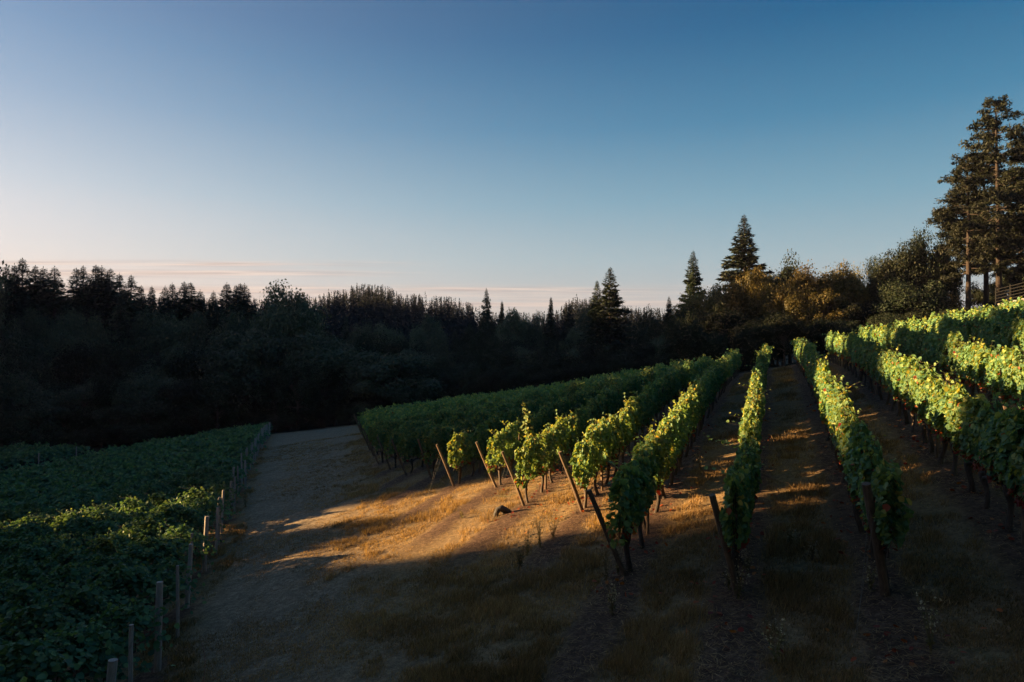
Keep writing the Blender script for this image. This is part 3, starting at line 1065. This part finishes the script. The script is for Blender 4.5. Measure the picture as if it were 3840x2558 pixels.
    for u, v, d, w in [(985, 274, 92, 40), (1012, 262, 90, 44), (1042, 256, 88, 46)]:
        at('fine', u, v, d, w, 'dark bushy tree growing among the pine trunks', 'bushes among the pines')


build_trees()


def belt(kind, yb, ztop, Rm, x=-80.0, var=None):
    """a tree of the western wood, just outside the picture, whose tip stands at height ztop"""
    y = yb + (x + 80) * SUN_DIR[1] / SUN_DIR[0]
    H = ztop - float(height(x, y)) + .3
    plant(kind, x, y, H, Rm, 'tree of the western wood left of the vineyard that shades it from the low sun', 'western wood beside the vineyard', var=var)


def build_belt():
    rng = np.random.default_rng(31)
    y = -70.0
    while y < 29:                                            # the high dense part
        R = 6.0
        belt('maple', y if y < 22 else 22.5, 15 + rng.uniform(0, 8), R, -78 + rng.normal(0, 1), var=int(rng.integers(2)))
        belt('fir', y + 2.2 if y < 22 else 23.5, 18 + rng.uniform(0, 8), 5.4, -86 + rng.normal(0, 1))
        y += 4.6
    belt('fir', 25.6, 18, 5.8, -80)
    belt('maple', 26.2, 10, 5.4, -82)
    belt('maple', 25.2, 14.0, 5.4, -84)
    for yb, zt, R in [(32, 3.4, 4.5), (34.2, 2.9, 4.5), (30.5, 3.8, 4), (33, 3.0, 4.5), (35.8, 2.5, 4.0)]:
        belt('maple', yb, zt, R, -84)
    for xq in (-75, -92):
        for yb, zt in ((52.0, 7.5), (54.0, 9.0), (56.0, 9.3), (58.0, 10)):
            belt('maple', yb, zt, 4.6, xq + rng.normal(0, .8))
    for xq in (-72, -76, -88, -92):
        for yb in (30.8, 32.3, 33.8, 35.3, 36.4):
            belt('broad', yb + rng.normal(0, .3), 3.45 - .12 * (yb - 30.8) + rng.normal(0, .25), 2.6, xq + rng.normal(0, .8))
    for yb, zt, R in [(33, 2.2, 3.6), (36.0, 1.8, 3.0), (35, 1.0, 3.2), (37.2, -1.5, 3), (39.2, -2.5, 3.0)]:
        belt('broad', yb, zt, R * 1.1, -80 + rng.normal(0, 1.5))
    for yb, zt, R in [(45.2, 26, 5.6), (46.5, 18, 6.0), (49.5, 26, 4.6), (44.6, 13, 5.2), (44.2, 6.5, 4.6), (43.6, 2.0, 3.8), (48, 9, 4.5), (55, 9.5, 5.5), (52.5, 8, 5.0), (57.5, 9.5, 5.0), (56, 6, 5.5)]:
        belt('maple', yb, zt, R, -80 + rng.normal(0, 1.0))
    belt('fir', 55.3, 25, 2.6, -95)
    belt('fir', 53.0, 22, 2.4, -90)
    belt('fir', 43.8, 19, 4.6, -86)
    belt('fir', 47.0, 22, 6.0, -88)
    belt('fir', 50.2, 19, 3.4, -86)
    y = 63.5
    while y < 98:
        belt('maple', y, 16 + rng.normal(0, 1.0), 6.4, -80 + rng.normal(0, 1))
        belt('fir', y + .6, 19 + rng.normal(0, 2.0), 5.6, -88 + rng.normal(0, 1))
        belt('broad', y + 1, 8 + rng.normal(0, 1.0), 6.0, -84 + rng.normal(0, 1))
        y += 4.2
    # the wood runs on outside the left border, shading the trees inside it
    for i in range(15):
        y = 98 + 7.5 * i
        for q in range(2):
            x = -.80 * y - 7 - 9 * q
            H = 27 + rng.normal(0, 2.0) - float(height(x, y))
            plant('fir' if q else 'maple', x, y, H, 8.0, 'tree of the western wood left of the vineyard that shades it from the low sun', 'western wood beside the vineyard')
    for x, y, H in [(-44, 8, 36), (-46, -4, 36), (-40, -16, 36), (-50, -28, 34)]:  # unseen trees added left of the view to block the western glow
        plant('maple', x, y, H, 8.5, 'unseen tree added left of the view to darken the near grass', 'unseen trees added to darken the near grass')
    # unseen trees added behind the viewpoint to darken the near grass
    for x, y, H in [(-26, -10, 27), (-15, -12, 30), (-5, -15, 30), (6, -13, 28), (16, -11, 29), (27, -9, 27), (-10, -24, 30), (10, -24, 30), (36, -2, 24)]:
        plant('maple', x, y, H, 8.5, 'unseen tree added left of the view to darken the near grass', 'unseen trees added to darken the near grass')


build_belt()


# ---------------------------------------------------------------- far wooded ridge: one mass of small conifers
def build_ridge():
    mb = MB()
    rng = np.random.default_rng(12)
    C, N, S, A = [], [], [], []
    for i in range(2600):
        u = rng.uniform(-420, 700)
        d = RIDGE_D + rng.uniform(-150, 12)
        x, y = (u - 512) / FPX * d, d
        z = float(height(x, y))
        vt = float(np.interp(u, RIDGE_U, RIDGE_V)) + rng.exponential(4.0) - 1 - 3 * (rng.random() < .06)
        H = min(rng.uniform(14, 24), (V0 - vt) / FPX * d - z)
        if H < 5:
            continue
        k = 110
        t = rng.random(k)
        a = rng.random(k) * 6.28
        rad = (.05 + 3.2 * t ** 1.1) * rng.uniform(.5, 1.05, k)
        C.append(np.stack([x + rad * np.cos(a), y + rad * np.sin(a), z + H * (1 - t * .95)], 1))
        A.append(np.stack([np.cos(a), np.sin(a), -.5 + 0 * a], 1))
        N.append(np.stack([np.cos(a) * .4, np.sin(a) * .4, .8 + 0 * a], 1) + rng.normal(0, .3, (k, 3)))
        S.append(.5 + 1.2 * t)
    leaves(mb, rng, np.concatenate(C), np.concatenate(N), np.concatenate(S) * 1.7, 'spray', axis=np.concatenate(A))
    o = mb.build('ridge_forest', M['ridge'])
    tag(o, 'far conifer forest covering the ridge below the evening sky', 'forest', kind='stuff')


build_ridge()


# ---------------------------------------------------------------- grass, fallen leaves, weeds
def build_grass():
    rng = np.random.default_rng(21)
    n = 190000
    d = 7.5 + 60 * rng.random(n) ** 1.35
    u = rng.uniform(60, 1060, n)
    x, y = (u - 512) / FPX * d, d
    r, s = rs(x, y)
    so = soil_mask(x, y)
    tr = path_mask(x, y)
    keep = (so < .35 + .3 * rng.random(n)) & (x > fence_x(y) - .5) & (r < row_far(s))
    keep &= rng.random(n) < np.clip(2.2 * vnoise(x, y, .42, 36) - .35 + .5 * vnoise(x, y, 1.3, 31), 0.05, 1)
    keep &= (tr < .5) | (rng.random(n) < .8)
    x, y, d, tr = x[keep], y[keep], d[keep], tr[keep]
    z = height(x, y)
    m = 7
    X = np.repeat(x, m) + rng.normal(0, .07, len(x) * m)
    Y = np.repeat(y, m) + rng.normal(0, .07, len(x) * m)
    Z = np.repeat(z, m) - .02
    tall = np.repeat(np.where(tr > .5, .045, .045 + .20 * vnoise(x, y, 2.2, 32) * vnoise(x, y, .42, 36) ** 1.4 * 1.6), m) * rng.uniform(.6, 1.4, len(X))
    wid = np.repeat(.010 + d * .00042, m)
    nl = 60000                                               # dry prunings lying on the bare strips
    dl = 9 + 40 * rng.random(nl) ** 1.3
    xl = (rng.uniform(330, 1050, nl) - 512) / FPX * dl
    kl = (soil_mask(xl, dl) > .4)
    xl, dl = xl[kl], dl[kl]
    lying = np.concatenate([np.zeros(len(X), bool), np.ones(len(xl), bool)])
    X, Y, Z = np.concatenate([X, xl]), np.concatenate([Y, dl]), np.concatenate([Z, height(xl, dl) + .075])
    tall = np.concatenate([tall, rng.uniform(.08, .26, len(xl))])
    wid = np.concatenate([wid, .009 + dl * .0004])
    k = len(X)
    az = rng.random(k) * 6.28
    lean = rng.normal(0, .45, (k, 2))
    up = unit(np.stack([lean[:, 0] + .15, lean[:, 1], np.ones(k)], 1))
    up[lying] = unit(np.stack([np.cos(az), np.sin(az), rng.normal(.03, .08, k)], 1))[lying]
    az = np.where(lying, az + PI / 2, az)
    sd = np.stack([np.cos(az), np.sin(az), 0 * az], 1)
    P = np.stack([X, Y, Z], 1)
    V = np.stack([P - sd * wid[:, None] * .5, P + sd * wid[:, None] * .5, P + up * tall[:, None]], 1).reshape(-1, 3)
    patch = vnoise(X, Y, 1.7, 33)
    tint = np.clip(rng.normal(.55, .2, k) + .5 * (patch - .5), 0, 1)
    mb = MB()
    mb.add(V, np.arange(3 * k).reshape(-1, 3), np.repeat(tint, 3))
    o = mb.build('dry_grass', M['straw'])
    tag(o, 'dry straw-coloured grass between the rows and along the track', 'grass', kind='stuff')
    # fallen red leaves along the row feet
    n = 2600
    k = rng.integers(-2, 6, n)
    s = 1.73 + ROW_STEP * (k - 3) + rng.normal(0, .45, n)
    r = row_end(s) + rng.uniform(-2.5, 22, n)
    x, y = xy(r, s)
    keep = vnoise(x, y, 1.1, 41) > .52
    x, y = x[keep], y[keep]
    C = np.stack([x, y, height(x, y) + .06 + .04 * rng.random(len(x))], 1)
    mb = MB()
    leaves(mb, rng, C, rng.normal(0, .4, (len(C), 3)) + [0, 0, 1], rng.uniform(.06, .12, len(C)), 'vine')
    o = mb.build('fallen_leaves', M['red'])
    tag(o, 'rusty fallen vine leaves scattered under the rows', 'leaves', kind='stuff')


build_grass()


def weed_mesh(seed, h, seedy=True):
    rng = np.random.default_rng(seed)
    mb = MB()
    for i in range(rng.integers(6, 11)):
        a = rng.random() * 6.28
        sp = rng.uniform(.05, .28) * h
        t = np.linspace(0, 1, 5)
        hh = h * rng.uniform(.6, 1.05)
        P = np.stack([math.cos(a) * sp * t ** 1.4, math.sin(a) * sp * t ** 1.4, hh * t], 1)
        mb.tube(P, np.linspace(.006, .003, 5), 4, tint=.45)
        k = 9
        q = rng.uniform(.45, 1.0, k)
        C = np.stack([np.interp(q, t, P[:, c]) for c in range(3)], 1) + rng.normal(0, .04, (k, 3))
        leaves(mb, rng, C, rng.normal(size=(k, 3)), rng.uniform(.025, .055, k), 'kite', rng.uniform(.65 if seedy else .0, 1.0 if seedy else .5, k))
        q = rng.uniform(.05, .6, 6)
        C = np.stack([np.interp(q, t, P[:, c]) for c in range(3)], 1) + rng.normal(0, .03, (6, 3))
        leaves(mb, rng, C, rng.normal(size=(6, 3)), rng.uniform(.04, .09, 6), 'spray', rng.uniform(.0, .4, 6))
    return mb


def px_ground(u, v):
    """the ground point seen at a picture point"""
    d = np.linspace(5, 90, 4000)
    x = (u - 512) / FPX * d
    zr = (V0 - v) / FPX * d
    k = int(np.argmax(height(x, d) >= zr))
    return float(x[k]), float(d[k]), float(height(x[k], d[k]))


def build_small():
    wd = [(246, 507, .75, 'dry flowering weed beside the grey posts of the left block'), (527, 555, .8, 'tall yellowish weed in the half-lit grass below the orange post'),
          (540, 548, .9, 'tall bushy weed right of the yellowish one below the orange post'), (553, 540, .7, 'yellow-tipped weed nearest the orange post'),
          (520, 570, .6, 'seed-headed weed in shade below the yellowish weed'), (606, 585, .8, 'pale flowering weed left of the black leaning post foot'),
          (618, 575, .7, 'pale flowering weed touching the black leaning post foot'), (612, 615, .55, 'dark weed tuft below the black leaning post'),
          (728, 590, .6, 'white-headed weed at the foot of the second tallest post'), (738, 600, .7, 'seedy weed right below the second tallest post'),
          (748, 572, .5, 'small weed beside the vine trunk at the second tallest post'), (870, 590, .5, 'low weed at the foot of the tallest leaning post'),
          (775, 662, .8, 'pale dry grass clump at the bottom right of centre'), (930, 655, .8, 'tawny grass clump low in the right foreground'),
          (790, 545, .45, 'pale dry weed between the two tallest posts'), (655, 500, .7, 'thin weed lit from behind beside the orange earth strip'),
          (700, 470, .6, 'feathery dry weed in the sunlit aisle'), (462, 520, .3, 'low green weed in the golden headland grass'), (812, 560, .4, 'tuft of dry weed between tallest posts, right one')]
    for i, (u, v, h, lab) in enumerate(wd):
        o = weed_mesh(300 + i, h * 1.1, i not in (4, 17)).build('dry_weed', M['weed'])
        o.location = px_ground(u, v)
        o.rotation_euler = (0, 0, i * 1.3)
        tag(o, lab, 'weed', 'weeds in the headland')
    # bent dark stump by the guy-wire anchor
    rng = np.random.default_rng(3)
    mb = MB()
    mb.tube(np.array([[-.22, -.02, -.1], [-.20, 0, .08], [-.13, .02, .22], [0, .02, .27], [.14, 0, .2], [.3, -.03, .13]]), [.085, .085, .095, .10, .085, .055], 9)
    mb.tube(np.array([[.02, .02, .2], [.08, .1, .1], [.1, .16, -.1]]), [.07, .06, .06], 7)
    o = mb.build('stump', M['stump'], None, True)
    o.location = px_ground(502, 516)
    o.rotation_euler = (0, 0, .2)
    tag(o, 'bent grey-black stump lying in the golden grass', 'stump')
    # a long red cane rising out of the foreground grass
    x, y, z = px_ground(201, 690)
    mb = MB()
    t = np.linspace(0, 1, 9)
    mb.tube(np.stack([.10 * np.sin(t * 2.4) - .16 * t * t, .2 * t, 1.0 * t - .05], 1), np.linspace(.006, .003, 9), 5)
    o = mb.build('red_cane', M['cane'], None, True)
    o.location = (x, y, z)
    tag(o, 'thin red cane bending up from the dark foreground grass', 'cane')
    # long loose shoots that reach out of the canopies
    sh = [((193, 539), 17.8, np.array([.75, .1, -.12]), 'vine', 'long green shoot reaching over the track from the left block'),
          ((724, 443), 17.0, np.array([-.55, 0, .22]), 'vine', 'short shoot poking left from the row behind the second post')]
    for (u, v), d, e, mt, lab in sh:
        x, y, z = (u - 512) / FPX * d, d, (V0 - v) / FPX * d
        k = 16
        t = np.linspace(-.45, 1, k)
        P = np.stack([e[0] * t, e[1] * t, e[2] * t * np.abs(t) + .05 * np.sin(t * 3)], 1)
        mb = MB()
        mb.tube(P, np.linspace(.007, .003, k), 4, mi=1)
        leaves(mb, rng, P + rng.normal(0, .03, (k, 3)), rng.normal(0, .5, (k, 3)) + [0, 0, .8], np.linspace(.13, .06, k), 'vine', rng.uniform(.4, .8, k))
        o = mb.build('vine_shoot', [M[mt], M['bark']])
        o.location = (x, y, z)
        tag(o, lab, 'shoot')
    x, y = xy(float(row_end(-7.87)) + .9, -7.87)
    z = float(height(x, y))
    mb = MB()
    k = 90
    t = np.linspace(0, 1, k)
    P = np.stack([-.35 * t + .05 * np.sin(t * 9), .25 * t, 1.6 + 1.6 * t], 1)
    mb.tube(P, np.linspace(.008, .004, k), 4, mi=1)
    leaves(mb, rng, P + rng.normal(0, .075, (k, 3)), rng.normal(0, .5, (k, 3)) + [-.4, -.3, .3], np.linspace(.17, .08, k), 'vine', rng.uniform(.5, .95, k))
    o = mb.build('vine_shoot', [M['vine'], M['bark']])
    o.location = (x, y, z)
    tag(o, 'tall sunlit shoot standing high above the row beside the stump', 'shoot')


build_small()


# ---------------------------------------------------------------- retaining wall and dark fence under the pines
def box(mb, c, h, rz=0.0):
    v = np.array([[a, b, e] for a in (-1, 1) for b in (-1, 1) for e in (-1, 1)], float) * h
    cs, sn = math.cos(rz), math.sin(rz)
    v = np.stack([v[:, 0] * cs - v[:, 1] * sn, v[:, 0] * sn + v[:, 1] * cs, v[:, 2]], 1) + c
    mb.add(v, np.array([[0, 1, 3, 2], [4, 6, 7, 5], [0, 4, 5, 1], [2, 3, 7, 6], [0, 2, 6, 4], [1, 5, 7, 3]]))


def build_wall():
    d0, d1 = 61.0, 57.0
    p0 = np.array([(998 - 512) / FPX * d0, d0, (V0 - 304.5) / FPX * d0])
    p1 = np.array([(1046 - 512) / FPX * d1, d1, (V0 - 294) / FPX * d1])
    v = p1 - p0
    L = float(np.hypot(v[0], v[1]))
    rz = math.atan2(v[1], v[0])
    root = empty('retaining_wall', tuple(p0), rz)
    tag(root, 'low stone retaining wall at the right edge above the top row', 'wall')
    mb = MB()
    n = 6
    for i in range(n):
        box(mb, np.array([L * (i + .5) / n, .3, v[2] * (i + .5) / n - 1.3]), np.array([L / n / 2 - .004, .25, 1.2]))
    mb.build('wall_body', M['stone'], root)
    mb = MB()
    for i in range(n):
        box(mb, np.array([L * (i + .5) / n, .28, v[2] * (i + .5) / n - .03]), np.array([L / n / 2 - .003, .31, .065]))
    mb.build('coping', M['stone'], root)
    f = empty('rail_fence', tuple(p0 + [0, .35, .04]), rz)
    tag(f, 'dark slatted fence on top of the wall beneath the pines', 'fence')
    for i in range(4):
        mb = MB()
        box(mb, np.array([.1 + (L - .2) * i / 3, 0, v[2] * i / 3 + .7]), np.array([.05, .05, .75]))
        mb.build('fence_post', M['rail'], f)
    for q in range(5):
        mb = MB()
        a = np.array([.1, -.07, .22 + .27 * q])
        b = np.array([L - .1, -.07, .22 + .27 * q + v[2]])
        mb.tube(np.stack([a, (a + b) / 2, b]), .035, 6)
        mb.build('rail', M['rail'], f)


build_wall()


def build_haze():
    """thin evening air: one closed box round the camera and everything on the ground"""
    m = bpy.data.materials.new('evening_haze')
    m.use_nodes = True
    nt = m.node_tree
    nt.nodes.clear()
    out = nt.nodes.new('ShaderNodeOutputMaterial')
    v = nt.nodes.new('ShaderNodeVolumePrincipled')
    v.inputs['Color'].default_value = (0.78, 0.74, 1.0, 1)
    v.inputs['Density'].default_value = 0.000085
    v.inputs['Anisotropy'].default_value = 0.2
    nt.links.new(v.outputs[0], out.inputs['Volume'])
    mb = MB()
    box(mb, np.array([0, 555.0, 10.0]), np.array([1310.0, 960.0, 80.0]))
    o = mb.build('haze', m)
    tag(o, 'thin bluish evening haze over the valley', 'haze', kind='stuff')


build_haze()
